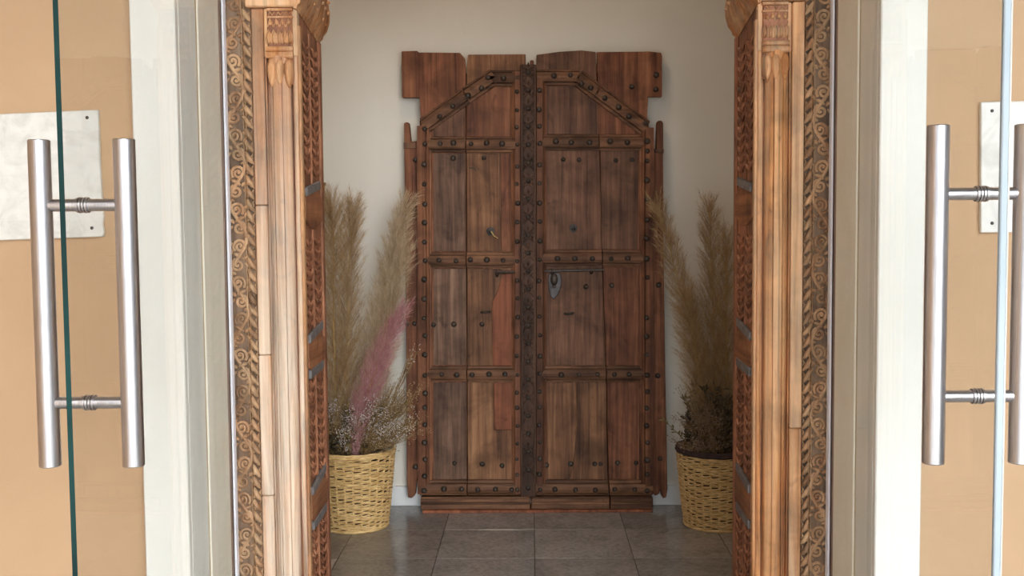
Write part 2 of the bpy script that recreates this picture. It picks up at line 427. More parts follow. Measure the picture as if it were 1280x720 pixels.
# unseen flush ceiling lamp added as warm fill, the only lamp indoors
def fill_lamp_glow():
    k = NT('warm_fill_lamp_diffuser')
    k.b.inputs['Base Color'].default_value = (0.9, 0.88, 0.84, 1)
    k.b.inputs['Emission Color'].default_value = (1.0, 0.84, 0.66, 1)
    k.b.inputs['Emission Strength'].default_value = 21.0
    return k.m
M['fill_lamp_glow'] = fill_lamp_glow()
lamp = thing('ceiling_fill_lamp', (-0.25, 3.62, ZC-0.07), 'round flush fill lamp added unseen on the vestibule ceiling', 'lamp')
MB().lathe([(0.20, ZC-0.05), (0.205, ZC-0.04), (0.205, ZC), (0.0, ZC)], 32, (-0.25, 3.62, 0)).build('fill_lamp_housing', M['white_trim'], lamp, True)
MB().lathe([(0.0, ZC-0.07), (0.10, ZC-0.067), (0.17, ZC-0.058), (0.19, ZC-0.048), (0.0, ZC-0.048)], 32, (-0.25, 3.62, 0)).build('fill_lamp_diffuser', M['fill_lamp_glow'], lamp, True)

# ================================================================== carved portal
portal = thing('carved_portal', (XC, YP, 0), 'golden brown carved wooden portal with scrolled bands, pilasters and corbels around the entrance', 'door frame')
ZT = 1.899          # underside of the corbel moulding
ZP = 2.12           # top of the jambs

def spiral(c, r0, turns, s, a0, out, n=22):
    pts = []
    for i in range(n+1):
        t = i/n; a = a0 + s*turns*2*PI*t; r = r0*(1-t)**0.85+0.0012
        pts.append((c[0]+r*math.cos(a), -out*(0.6+0.4*t), c[1]+r*math.sin(a)))
    return pts

def scroll_mesh(flip):
    """one wave of the vine with its spirals and leaves; local x across the band, z up, relief towards -Y"""
    m = MB(); L = 0.105; w = 0.0235
    vine = []
    for i in range(25):
        t = i/24; vine.append((flip*w*math.cos(PI*t), -0.004, (t-0.5)*L))
    m.tube(vine, 0.0052, 6)
    for c, r, tn, sg, a0 in (((flip*-0.004, 0.028), 0.0195, 1.75, flip, -0.7 if flip > 0 else PI+0.7), ((flip*0.004, -0.025), 0.0175, 1.6, -flip, 1.2 if flip > 0 else PI-1.2)):
        p = spiral(c, r, tn, sg, a0, 0.006)
        m.tube(p, [0.0047*(1-0.25*i/len(p)) for i in range(len(p))], 6)
        m.bump((c[0], 0, c[1]), 0.004, 0.004, 0.010, 8, 3)
    m.bump((flip*0.004, 0.001, 0.002), 0.017, 0.0066, 0.011, 8, 3, flip*0.5, 0.3)
    m.bump((flip*-0.018, 0.001, -0.004), 0.010, 0.0062, 0.010, 8, 3, flip*-0.7, 0.3)
    m.bump((flip*-0.022, 0.001, -0.024), 0.009, 0.0052, 0.009, 8, 3, flip*0.9, 0.3)
    m.bump((flip*0.018, 0.001, -0.048), 0.010, 0.0052, 0.009, 8, 3, flip*0.4, 0.3)
    m.bump((flip*-0.023, 0.001, 0.046), 0.009, 0.0052, 0.009, 8, 3, flip*1.2, 0.3)
    m.bump((flip*0.022, 0.001, 0.014), 0.009, 0.0052, 0.009, 8, 3, flip*1.2, 0.3)
    m.bump((flip*0.022, 0.001, 0.036), 0.007, 0.0050, 0.009, 8, 3, flip*0.7, 0.3)
    return m.mesh('scroll_motif', M['p_carve'], True)
SCROLL = {1: scroll_mesh(1), -1: scroll_mesh(-1)}

def leaf_mesh(s):
    m = MB()
    p = [(-s*0.011, -0.002, -0.019), (-s*0.007, -0.008, -0.011), (s*0.001, -0.011, 0.000), (s*0.007, -0.008, 0.012), (s*0.011, -0.002, 0.021)]
    m.tube(p, [0.001, 0.0062, 0.0082, 0.006, 0.0008], 8)
    p = [(s*0.010, -0.001, -0.016), (s*0.007, -0.006, -0.006), (s*0.010, -0.004, 0.003)]
    m.tube(p, [0.001, 0.0042, 0.001], 6)
    p = [(-s*0.010, -0.001, 0.014), (-s*0.007, -0.006, 0.006), (-s*0.010, -0.004, -0.004)]
    m.tube(p, [0.001, 0.0036, 0.001], 6)
    return m.mesh('leaf_carving', M['p_carve'], True)
LEAF = {1: leaf_mesh(1), -1: leaf_mesh(-1)}

def chevron_mesh(s):
    """small carved leaf pair of the inner faces; the face looks along s*X (towards the passage)"""
    m = MB()
    for sy in (-1, 1):
        p = [(0, 0, -0.008), (s*0.005, sy*0.010, -0.003), (s*0.0055, sy*0.020, 0.007), (0, sy*0.026, 0.013)]
        m.tube(p, [0.002, 0.0052, 0.0042, 0.001], 5)
    m.tube([(s*0.001, 0, -0.010), (s*0.006, 0, 0.0), (s*0.001, 0, 0.010)], [0.001, 0.0042, 0.001], 5)
    return m.mesh('chevron_carving', M['p_inner'], True)
CHEV = {1: chevron_mesh(1), -1: chevron_mesh(-1)}

rnd = random.Random(4)
for s in (-1, 1):
    X = lambda h: XC + s*h
    def bx(m, h0, h1, y0, y1, z0, z1):
        return m.box(min(X(h0), X(h1)), max(X(h0), X(h1)), y0, y1, z0, z1)
    # scroll band: sunk ground, raised rims, vine
    sb = bx(MB(), 0.806, 0.872, YP, YI, 0, ZP).build('scroll_band', M['p_ground'], portal)
    bx(MB(), 0.806, 0.8085, YP-0.006, YP, 0, ZP).build('band_rim', M['p_carve'], sb, bevel=0.001)
    n = 0; z = 0.06
    xb = X(0.830)
    while z < ZP-0.03:
        fl_ = 1 if n % 2 == 0 else -1
        o = link('scroll_motif', SCROLL[fl_], sb, (xb, YP+0.001, z)); z += 0.105; n += 1
    # twisted leaf band
    lb = bx(MB(), 0.780, 0.806, YP+0.004, YI, 0, ZP).build('leaf_band', M['p_ground'], portal)
    z = 0.02
    while z < ZP-0.02:
        link('leaf_carving', LEAF[s], lb, (X(0.793), YP+0.003, z), (0, rnd.uniform(-.08, .08), 0)); z += 0.0335
    # flat fillet, split by old repairs
    cuts = [0, 0.52, 0.93, 1.36, 1.914] if s < 0 else [0, 0.71, 1.914]
    for a, b in zip(cuts[:-1], cuts[1:]):
        bx(MB(), 0.744, 0.7775, YP-0.012-rnd.uniform(0, .003), YI, a+0.0008, b-0.0008).build('fillet_board', M['p_wood_worn_glare' if s < 0 else 'p_fillet'], portal, bevel=0.003)
    bx(MB(), 0.7785, 0.780, YP-0.003, YI, 0, ZP).build('groove_strip', M['p_inner'], portal)
    # pilaster shaft with reeds, shaped by a profile swept upwards
    prof = []
    pw = [(0.7435, 0.002), (0.7420, -0.004), (0.7400, -0.004), (0.7385, 0.012), (0.7335, 0.012), (0.7315, -0.006), (0.7265, -0.016), (0.7195, -0.021), (0.7185, -0.0165),
          (0.7170, -0.0225), (0.7080, -0.027), (0.7000, -0.0285), (0.6925, -0.0270), (0.6915, -0.0215), (0.6900, -0.026), (0.6820, -0.021), (0.6750, -0.013), (0.6715, -0.004),
          (0.6695, 0.012), (0.6650, 0.012), (0.6635, -0.006), (0.6580, -0.011), (0.6510, -0.009), (0.6480, 0.0)]
    zz = [0, 0.3, 0.6, 0.9, 1.2, 1.5, 1.78]
    vs = []; N = len(pw)
    for zi in zz:
        for h, d in pw:
            vs.append((X(h)+rnd.uniform(-.0006, .0006), YP+0.004+d+rnd.uniform(-.0008, .0008), zi))
    fs = [(i*N+k, i*N+k+1, (i+1)*N+k+1, (i+1)*N+k) for i in range(len(zz)-1) for k in range(N-1)]
    m = MB().add(vs, fs)
    bx(m, 0.650, 0.743, YP+0.015, YI-0.002, 0, 1.912)
    sh = m.build('pilaster', M['p_wood_worn_glare' if s < 0 else 'p_wood'], portal)
    bx(MB(), 0.648, 0.662, YP-0.006, YP+0.02, 1.78, 1.914).build('corner_strip', M['p_fillet'], portal, bevel=0.002)
    bx(MB(), 0.732, 0.7435, YP-0.004, YP+0.02, 1.78, 1.914).build('corner_strip', M['p_fillet'], portal, bevel=0.002)
    # capital: lotus petals, ring, leaf row, dotted block
    cp = MB(); xm = 0.697; hw = 0.036
    bx(cp, xm-hw, xm+hw, YP-0.010, YP+0.012, 1.70, 1.914)
    cap = cp.build('capital', M['p_inner'], portal, bevel=0.003)
    m = MB()
    for k in (-1, 0, 1):
        m.bump((X(xm+k*0.0240), YP-0.008, 1.733), 0.0140, 0.044, 0.029-0.006*abs(k), 10, 4, 0, -0.35)
        m.tube([(X(xm+k*0.0240), YP-0.030+0.006*abs(k), 1.765), (X(xm+k*0.0240), YP-0.038+0.006*abs(k), 1.733), (X(xm+k*0.0240), YP-0.028+0.006*abs(k), 1.700)], [0.001, 0.0025, 0.001], 5)
    m.build('lotus_petals', M['p_wood'], cap, True)
    m = MB()
    for zc, rr in ((1.783, 0.010), (1.800, 0.007)):
        m.tube([(X(xm-0.038), YP-0.014, zc), (X(xm+0.038), YP-0.014, zc)], rr, 8)
    m.build('ring_moulding', M['p_wood'], cap, True)
    m = MB()
    for k in range(5):
        xq = X(xm-0.030+k*0.015)
        m.bump((xq, YP-0.008, 1.832), 0.0068, 0.020, 0.014, 8, 3, 0, 0.4)
        m.tube([(xq-0.0066, YP-0.012, 1.815), (xq-0.006, YP-0.018, 1.84), (xq, YP-0.019, 1.852), (xq+0.006, YP-0.018, 1.84), (xq+0.0066, YP-0.012, 1.815)], 0.002, 5)
    for k in range(4):
        m.bump((X(xm-0.026+k*0.0173), YP-0.008, 1.873), 0.007, 0.008, 0.012, 8, 3)
        m.tube([(X(xm-0.034+k*0.0173), YP-0.010, 1.862), (X(xm-0.026+k*0.0173), YP-0.016, 1.884), (X(xm-0.018+k*0.0173), YP-0.010, 1.862)], 0.002, 5)
    m.build('leaf_row', M['p_wood'], cap, True)
    m = MB()
    bx(m, xm-0.038, xm+0.034, YP-0.014, YP, 1.886, 1.891); bx(m, xm-0.038, xm+0.034, YP-0.018, YP, 1.905, 1.913)
    for k in range(3):
        q = X(xm-0.024+k*0.023)
        m.tube([(q-0.009, YP-0.011, 1.893), (q-0.004, YP-0.014, 1.903), (q+0.003, YP-0.014, 1.894), (q+0.009, YP-0.011, 1.904)], [.001, .0026, .0026, .001], 5)
    m.build('abacus', M['p_wood'], cap, bevel=0)
    # inner face: framed carved strip broken by smooth blocks
    inn = bx(MB(), 0.649, 0.70, YP+0.012, YI, 0, 1.912).build('inner_face', M['p_inner'], portal)
    for y0, y1 in ((YP-0.004, YP+0.022), (YI-0.035, YI)):
        bx(MB(), 0.641, 0.650, y0, y1, 0, 1.868).build('edge_bead', M['p_wood' if y0 < YP+0.1 else 'p_inner'], inn, bevel=0.003)
    bx(MB(), 0.6435, 0.650, YP+0.137, YP+0.147, 0, 1.868).build('edge_bead', M['p_inner'], inn, bevel=0.002)
    blocks = (0.47, 0.92, 1.35)
    for zb in blocks:
        y0, y1 = YP+0.024, YI-0.037; hz = 0.055
        b = MB(); n = 8; outl = []
        for k in range(n+1): outl.append((y0+(y1-y0)*k/n, zb+hz*0.6+hz*0.5*math.sin(PI*k/n)))
        for k in range(n, -1, -1): outl.append((y0+(y1-y0)*k/n, zb-hz*0.6-hz*0.5*math.sin(PI*k/n)))
        K = len(outl)
        b.add([(X(0.640), p[0], p[1]) for p in outl]+[(X(0.652), p[0], p[1]) for p in outl],
              [tuple(range(K)), tuple(range(2*K-1, K-1, -1))]+[(i, i+K, (i+1) % K+K, (i+1) % K) for i in range(K)])
        b.build('smooth_block', M['p_block'], inn, bevel=0.002)
        for q in (-1, 1):
            if zb > 1.2 and q < 0: continue
            zs = zb+q*0.052
            MB().add([(X(0.637), YP+0.04, zs-0.016), (X(0.637), YI-0.07, zs+0.016*q*0.6), (X(0.637), YI-0.07, zs+0.016*q*0.6+0.026), (X(0.637), YP+0.04, zs+0.010),
                      (X(0.648), YP+0.04, zs-0.016), (X(0.648), YI-0.07, zs+0.016*q*0.6), (X(0.648), YI-0.07, zs+0.016*q*0.6+0.026), (X(0.648), YP+0.04, zs+0.010)],
                     [(0,1,2,3),(7,6,5,4),(0,4,5,1),(1,5,6,2),(2,6,7,3),(3,7,4,0)]).build('worn_strap', M['p_strap'], inn, bevel=0.002)
    z = 0.02
    while z < 1.835:
        if all(abs(z-zb) > 0.088 for zb in blocks):
            for yc in (YP+0.081, YP+0.206):
                link('chevron_carving', CHEV[-s], inn, (X(0.650), yc, z), None, (1, 1.75, 1.15))
        z += 0.030
    # corbel: stepped moulding at the front, bulging carved bracket that sinks towards the back
    m = MB()
    bx(m, 0.648, 0.790, YP-0.030, YI, ZT+0.016, ZT+0.045)
    mo = m.build('corbel_moulding', M['p_fillet'], portal, bevel=0.004)
    m = MB(); bx(m, 0.652, 0.800, YP-0.042, YI-0.001, ZT+0.045, ZT+0.20); m.build('corbel_block', M['p_wood'], mo, bevel=0.006)
    secs = []
    ny = 9
    cprof = [(0.655, 0.0), (0.646, -0.004), (0.643, 0.008), (0.636, 0.013), (0.634, 0.022), (0.622, 0.040), (0.614, 0.066), (0.612, 0.095), (0.616, 0.125), (0.626, 0.16), (0.640, 0.20), (0.656, 0.21)]
    vs = []
    for j in range(ny):
        t = j/(ny-1); y = YP-0.022+t*(YI+0.022-YP)
        z0 = ZT+0.014-0.048*t
        for h, dz in cprof: vs.append((X(h), y, z0+dz+(0.003*math.sin(j*2.2) if 0.03 < dz < 0.15 else 0)))
    K = len(cprof)
    fs = [(j*K+k, j*K+k+1, (j+1)*K+k+1, (j+1)*K+k) for j in range(ny-1) for k in range(K-1)]
    fs += [(j*K+K-1, j*K, (j+1)*K, (j+1)*K+K-1) for j in range(ny-1)]
    fs += [tuple(range(K)), tuple(range((ny-1)*K+K-1, (ny-1)*K-1, -1))]
    br = MB().add(vs, fs).build('corbel', M['p_wood'], portal, True)
    m = MB()
    for j in range(7):
        t = (j+0.5)/7; y = YP-0.01+t*(YI-YP); z0 = ZT+0.014-0.048*t
        for k in range(3):
            h, dz = ((0.624, 0.042), (0.614, 0.075), (0.613, 0.108))[k]
            m.tube([(X(h+0.004), y-0.012, z0+dz), (X(h-0.003), y, z0+dz+0.010), (X(h+0.002), y+0.013, z0+dz+0.018)], [.001, .006, .001], 5)
    m.build('corbel_leaves', M['p_wood'], br, True)
# lintel over the passage, between the two jambs
MB().box(XC-0.872, XC+0.872, YP, YI, ZP+0.02, 2.55).build('lintel', M['p_wood'], portal, bevel=0.004)

# ================================================================== antique double door on the back wall
YD = YW-0.075       # face of the boards
door = thing('antique_door', (0, YD, 0), 'old dark wooden double door with iron studs and rail panels standing against the back wall', 'door')
def D(x, y):
    p = at(x, y, YD); return (p.x, p.z)
def DP(pts): return [D(*p) for p in pts]

def bar(p0, p1, w, prof, tip0=0.0, tip1=0.0, jag=0.0):
    """moulded bar lying on the boards from photo point p0 to p1; prof = (across -1..1, proud) pairs"""
    a, b = Vector(D(*p0)), Vector(D(*p1)); t = (b-a).normalized(); n = Vector((-t.y, t.x))
    vs = []; K = len(prof)
    for c, tip, sg in ((a, tip0, -1), (b, tip1, 1)):
        for u, h in prof:
            q = c + n*(u*w/2) + t*(sg*tip*(1-abs(u)))
            vs.append((q.x, YD-h, q.y))
    for c, tip, sg in ((a, tip0, -1), (b, tip1, 1)):
        for u, h in prof:
            q = c + n*(u*w/2) + t*(sg*tip*(1-abs(u)))
            vs.append((q.x, YD+0.002, q.y))
    fs = [(k, k+1, K+k+1, K+k) for k in range(K-1)]
    fs += [(k, 2*K+k, 2*K+k+1, k+1) for k in range(K-1)] + [(K+k, K+k+1, 3*K+k+1, 3*K+k) for k in range(K-1)]
    fs += [(0, K, 3*K, 2*K), (K-1, 3*K-1, 4*K-1, 2*K-1)]
    fs += [(2*K+k, 3*K+k, 3*K+k+1, 2*K+k+1) for k in range(K-1)]
    return MB().add(vs, fs)
RAIL = [(-1, 0.002), (-0.94, 0.010), (-0.74, 0.012), (-0.68, 0.007), (-0.60, 0.007), (-0.54, 0.022), (-0.2, 0.026), (0.2, 0.026), (0.54, 0.022), (0.60, 0.007), (0.68, 0.007), (0.74, 0.012), (0.94, 0.010), (1, 0.002)]
STILE_L = [(-1, 0.004), (-0.95, 0.024), (0.18, 0.026), (0.24, 0.014), (0.30, 0.014), (0.36, 0.020), (0.62, 0.016), (0.68, 0.008), (0.95, 0.006), (1, 0.001)]
STILE_R = [(-u, h) for u, h in reversed(STILE_L)]
stud_me = MB().lathe([(0.0105, 0.0), (0.0100, 0.003), (0.0085, 0.0075), (0.005, 0.0105), (0.0015, 0.0115)], 10, axis='-Y').mesh('iron_stud', M['iron'], True)
sr = random.Random(9)
def stud(x, y, parent, proud=0.026, sc=1.0):
    X_, Z_ = D(x+sr.uniform(-.7, .7), y+sr.uniform(-.8, .8)); k = 1.25*sc*sr.uniform(0.85, 1.12)
    link('iron_stud', stud_me, parent, (X_, YD-proud+0.001, Z_), (0, sr.uniform(0, 6), 0), (k, k*sr.uniform(.8, 1.1), k))

# --- left leaf
back = MB().prism(DP([(524, 150), (583, 90), (650, 90), (650, 618), (527, 618)]), YD+0.028, YD+0.055)
leafL = back.build('door_leaf', M['d_gap'], door)
MB().prism(DP([(502, 64), (521.5, 63.5), (523.5, 65.5), (575, 66), (581, 73), (582.3, 86), (582.6, 300), (584, 470), (584.2, 618), (527, 619), (525, 400), (523.5, 170), (526, 150), (524.5, 122), (502.8, 122)]), YD, YD+0.03).build('plank', M['d_red'], leafL, bevel=0.002)
MB().prism(DP([(584.8, 69), (585.5, 68.2), (657, 67.8), (657.3, 86), (651, 87), (651, 618), (585.2, 618), (585, 470), (583.6, 300), (583.4, 84)]), YD, YD+0.03).build('plank', M['d_warm'], leafL, bevel=0.002)
# --- right leaf
back = MB().prism(DP([(671, 90), (748, 90), (808, 150), (816, 180), (815, 618), (671, 618)]), YD+0.028, YD+0.055)
leafR = back.build('door_leaf', M['d_gap'], door)
MB().prism(DP([(670.7, 68.5), (700, 64.5), (727, 63), (744.6, 64.8), (745.6, 90), (750, 200), (752.6, 330), (756, 430), (760, 618), (670, 618), (670, 88)]), YD, YD+0.03).build('plank', M['d_dark'], leafR, bevel=0.002)
MB().prism(DP([(746.2, 65), (813, 64.3), (826.5, 66), (827.6, 70), (827.4, 121), (810.3, 121), (808.6, 150), (816.4, 178), (816.5, 400), (814.5, 618), (761.2, 618), (757.2, 430), (753.8, 330), (751.2, 200), (746.8, 90)]), YD, YD+0.03).build('plank', M['d_red'], leafR, bevel=0.002)

K_ = YD/F*1.0       # metres per photo pixel at the door
# sunk panels that tint the fields between the rails: repaired boards fitted into the planks
def field(poly, mat, parent, d=0.004):
    MB().prism(DP(poly), YD-d, YD+0.004).build('panel_board', mat, parent, bevel=0.0015)
# left leaf fields
field([(542, 160), (581.6, 132), (581.6, 171), (542, 171)], M['d_dark'], leafL)
field([(583.4, 131), (618, 109), (638, 109), (638, 171), (583.4, 171)], M['d_red'], leafL)
field([(542, 192), (582, 192), (582, 314), (542, 314)], M['d_grey'], leafL)
field([(583.4, 192), (626, 192), (625, 250), (627, 314), (583.8, 314)], M['d_warm'], leafL)
field([(626.7, 192), (638, 192), (638, 314), (627.6, 314), (625.7, 250)], M['d_red'], leafL)
field([(542, 336), (582.6, 336), (583, 456), (542, 456)], M['d_grey'], leafL)
field([(584, 336), (628, 336), (628, 342), (621.5, 365), (614.6, 378), (615.2, 457), (584.4, 457)], M['d_warm'], leafL)
field([(629, 342), (640, 342), (640, 457), (615.9, 457), (615.3, 378), (622.2, 365)], M['d_patch'], leafL, 0.006)
field([(542, 478), (583.2, 478), (583.6, 599), (542, 599)], M['d_grey'], leafL)
field([(584.6, 478), (616.4, 478), (617.2, 537.6), (641, 537.6), (641, 599), (585, 599)], M['d_warm'], leafL)
field([(617.0, 478), (641, 478), (641, 537), (617.8, 537)], M['d_patch'], leafL, 0.006)
# right leaf fields
field([(682, 108), (718, 108), (745.6, 128), (746.4, 168), (682, 168)], M['d_dark'], leafR)
field([(747.4, 129), (792, 162), (794, 168), (748, 168)], M['d_red'], leafR)
field([(682, 188), (748.6, 188), (751.0, 312), (682, 312)], M['d_dark'], leafR)
field([(750.2, 188), (798, 188), (797, 312), (752.4, 312)], M['d_dark'], leafR)
field([(682, 334), (751.6, 334), (755.8, 456), (682, 456)], M['d_dark'], leafR)
field([(753.6, 334), (798, 334), (797, 456), (757.2, 456)], M['d_red'], leafR)
field([(683, 478), (720, 478), (721, 530), (717.5, 570), (712, 599), (685, 599)], M['d_warm'], leafR)
field([(720.7, 478), (757.6, 478), (759.4, 599), (712.8, 599), (718.2, 570), (721.7, 530)], M['d_warm'], leafR)
field([(759, 478), (797, 478), (796, 599), (760.8, 599)], M['d_red'], leafR)

px = lambda n: n*K_
# stiles
bar((531.5, 616), (530.5, 158), px(18), STILE_R, 0, 0).build('stile', M['d_railz'], leafL)
bar((645.5, 616), (645.0, 90), px(13), STILE_L, 0, 0).build('stile', M['d_railz'], leafL)
bar((677.0, 616), (677.0, 92), px(13), STILE_R, 0, 0).build('stile', M['d_railz'], leafR)
bar((807.5, 616), (808.0, 160), px(18), STILE_L, 0, 0).build('stile', M['d_railz'], leafR)
# top rails and diagonals of the arched heads
bar((613, 98), (651, 98), px(20), RAIL).build('top_rail', M['d_railx'], leafL)
bar((531, 157), (581.8, 120.4), px(21), RAIL, 0.01, 0).build('diagonal_rail', M['d_railx'], leafL)
bar((583.2, 119.4), (618, 95.5), px(21), RAIL).build('diagonal_rail', M['d_railx'], leafL)
bar((670.6, 97), (724, 97), px(20), RAIL).build('top_rail', M['d_railx'], leafR)
bar((722, 97), (746, 115), px(21), RAIL).build('diagonal_rail', M['d_railx'], leafR)
bar((747.6, 116.2), (806, 160), px(21), RAIL, 0, 0.01).build('diagonal_rail', M['d_railx'], leafR)
# cross rails, each cut where the planks meet; pointed where they run into the stiles
for y, jl, jr in ((181, 582.5, 748.5), (325, 583, 752.6), (467, 584, 757.6)):
    w = px(20)
    bar((540, y), (jl-0.7, y), w, RAIL, 0.022, 0).build('cross_rail', M['d_railx'], leafL)
    bar((jl+0.7, y), (641, y), w, RAIL, 0, 0.018).build('cross_rail', M['d_railx'], leafL)
    y2 = y-2.5 if y < 400 else y
    bar((682, y2), (jr-0.7, y2), w, RAIL, 0.018, 0).build('cross_rail', M['d_railx'], leafR)
    bar((jr+0.7, y2), (799, y2), w, RAIL, 0, 0.022).build('cross_rail', M['d_railx'], leafR)
bar((525, 609), (583.6, 609), px(20), RAIL).build('bottom_rail', M['d_railx'], leafL)
bar((585, 609), (650, 609), px(20), RAIL).build('bottom_rail', M['d_railx'], leafL)
bar((670.5, 609), (760, 609), px(20), RAIL).build('bottom_rail', M['d_railx'], leafR)
bar((761.4, 609), (815.5, 609), px(20), RAIL).build('bottom_rail', M['d_railx'], leafR)
# studs
for y in (162, 180, 206, 231, 255, 278, 303, 325, 349, 373, 397, 419, 443, 468, 491, 509, 530, 552, 573, 594, 611):
    stud(531.5, y, leafL)
for y in (115, 138, 160, 181, 208, 231, 255, 278, 302, 326, 351, 373, 396, 420, 445, 467, 490, 509, 531, 553, 573, 592, 611):
    stud(646.5, y, leafL, 0.024, 0.85); stud(674.5, y-1, leafR, 0.024, 0.9)
for y in (155, 177, 189, 201, 225, 250, 274, 298, 323, 347, 396, 420, 443, 468, 489, 509, 530, 552, 574, 592, 611):
    stud(808 if y > 160 else 806, y, leafR)
for y, xsl, xsr in ((180, (550, 568, 589, 608, 628), (694, 714, 736, 762, 784)), (325, (550, 570, 589, 609, 629), (697, 718, 740, 763, 784)),
                    (467, (552, 572, 591, 611, 631), (701, 723, 746, 767, 786)), (610, (556, 577, 597, 619, 639), (694, 719, 744, 768, 792))):
    for x in xsl: stud(x, y, leafL)
    for x in xsr: stud(x, y-2 if y < 400 else y, leafR)
for x, y in ((551, 146), (567, 134), (586, 121), (602, 111), (610, 98.5), (629, 98.5)): stud(x, y, leafL)
for x, y in ((692, 95), (712, 95), (727, 106), (738, 110), (756, 123), (772, 135), (786, 147)): stud(x, y, leafR)
for x, y in ((567, 198), (604.5, 198), (567, 405), (603, 405), (569, 579), (603, 580), (628, 581), (542, 406)): stud(x, y, leafL, 0.004, 0.95)
for x, y in ((704, 199), (724, 199), (769, 200), (790, 200), (733, 358), (764, 357), (713, 580), (744, 580), (751, 580), (772, 579), (795, 579), (683, 581),
             (820, 94), (790, 108.5), (820, 112)): stud(x, y, leafR, 0.004, 0.95)

# --- central carved post
cpst = MB().prism(DP([(650.4, 82), (670, 82), (670.4, 619), (650.8, 619)]), YD-0.036, YD+0.03).build('centre_post', M['d_post'], door, bevel=0.003)
for x0 in (651.2, 668.2):
    MB().prism(DP([(x0, 84), (x0+1.6, 84), (x0+1.6, 617), (x0, 617)]), YD-0.041, YD-0.034).build('post_bead', M['d_post'], cpst, bevel=0.001)
def post_motif():
    m = MB()
    for sx in (-1, 1):
        for sz in (-1, 1):
            m.tube([(0, -0.001, sz*0.012), (sx*0.010, -0.006, sz*0.018), (sx*0.020, -0.005, sz*0.026), (sx*0.022, -0.001, sz*0.036)], [0.002, 0.004, 0.004, 0.001], 5)
            m.bump((sx*0.018, 0, sz*0.010), 0.006, 0.007, 0.006, 7, 2)
    m.tube([(0, -0.001, 0.022), (0, -0.006, 0.033), (0, -0.001, 0.043)], [0.002, 0.005, 0.002], 5)
    return m.mesh('post_carving', M['d_post'], True)
pm = post_motif()
boss = MB().lathe([(0.0125, 0), (0.0125, 0.003), (0.0095, 0.005), (0.009, 0.008), (0.006, 0.011), (0.002, 0.0125)], 10, axis='-Y').mesh('iron_boss', M['iron'], True)
y = 92
k = 0
while y < 615:
    X_, Z_ = D(660.4, y)
    link('iron_boss', boss, cpst, (X_, YD-0.035, Z_), (0, sr.uniform(0, 3), 0))
    if y < 595: link('post_carving', pm, cpst, (X_, YD-0.0355, Z_))
    y += 22.4; k += 1
MB().prism(DP([(662.5, 76.5), (664, 75.5), (666.6, 75.8), (667.4, 77), (667.4, 90), (662.3, 90)]), YD-0.01, YD+0.02).build('pivot_peg', M['d_red'], door, bevel=0.002)

# --- side posts with horns
m = MB().prism(DP([(505, 154), (507, 152.5), (511, 153), (512, 160), (513.5, 177), (523, 176), (523.6, 400), (525.6, 616), (522, 619), (521.8, 600), (520, 606), (519, 619), (514.5, 623), (509.5, 622), (508.5, 600), (507.5, 400)]), YD+0.004, YD+0.045)
pl = m.build('side_post', M['d_red'], door, bevel=0.003)
MB().prism(DP([(504.6, 178), (523, 178), (523, 185.5), (504.8, 185.5)]), YD-0.002, YD+0.02).build('collar', M['d_dark'], pl, bevel=0.001)
for x, y in ((519, 199), (517, 404), (520, 583), (508, 405)): stud(x, y, pl, -0.004, 0.95)
m = MB().prism(DP([(821.3, 152.5), (823, 150.6), (827.5, 150.8), (829, 154), (829.4, 300), (831.5, 450), (833.6, 560), (834.4, 612), (833, 622), (829, 623.5), (827, 620), (826.4, 612), (823.5, 618), (819, 620), (816.2, 617), (816.8, 400), (816.6, 190), (820.6, 185)]), YD+0.004, YD+0.045)
pr = m.build('side_post', M['d_red'], door, bevel=0.003)
MB().prism(DP([(817.5, 186), (829.6, 186), (829.6, 191), (817.5, 191)]), YD-0.002, YD+0.02).build('collar', M['d_dark'], pr, bevel=0.001)
for x, y in ((824, 357), (825, 574), (823, 470)): stud(x, y, pr, -0.004, 0.95)

# --- plinth boards and floor strip
for (a, b) in ((527, 662.6), (664.2, 761), (762, 814.5)):
    x0, x1 = D(a, 620)[0], D(b, 620)[0]; zt = D(660, 619.5)[1]
    off = sr.uniform(0, 0.006)
    pb = MB().box(x0, x1, YD-0.046-off, YD+0.06, 0.012, zt).build('plinth_board', M['d_railx'], door, bevel=0.003)
    MB().box(x0+0.002, x1-0.002, YD-0.054-off, YD-0.04, 0.036, 0.046).build('plinth_bead', M['d_railx'], pb, bevel=0.002)
    MB().box(x0+0.002, x1-0.002, YD-0.050-off, YD-0.04, 0.062, 0.070).build('plinth_bead', M['d_railx'], pb, bevel=0.002)
MB().box(D(530, 640)[0], D(814, 640)[0], YD-0.062, YD+0.06, 0.0, 0.0125).build('floor_strip', M['d_patch'], door, bevel=0.002)

# --- ironwork
m = MB(); a = D(620, 340); b = D(645, 340)
m.tube([(a[0], YD-0.016, a[1]), (b[0], YD-0.016, b[1])], 0.0075, 6)
m.bump((a[0]+0.005, YD-0.004, a[1]-0.006), 0.009, 0.020, 0.018, 8, 3)
m.build('bolt', M['iron'], leafL, True)
m = MB(); a = D(681, 338.5); b = D(754, 337)
m.tube([(a[0], YD-0.018, a[1]), (b[0], YD-0.018, b[1])], 0.0062, 7)
for xx in (690, 739): 
    c = D(xx, 339.5); m.bump((c[0], YD-0.004, c[1]), 0.009, 0.014, 0.024, 8, 3)
m.build('bolt', M['iron'], leafR, True)
plate = [(686, 343), (692, 340), (700, 341), (702.5, 350), (701, 360), (697, 369), (692.5, 374), (688.5, 371), (686, 362), (685, 352)]
lp = MB().prism(DP(plate), YD-0.011, YD-0.002).build('lock_plate', M['iron_grey'], leafR, bevel=0.003)
c = D(692.5, 349); MB().bump((c[0], YD-0.010, c[1]), 0.018, 0.030, 0.014, 10, 3).build('hasp', M['iron'], lp, True)
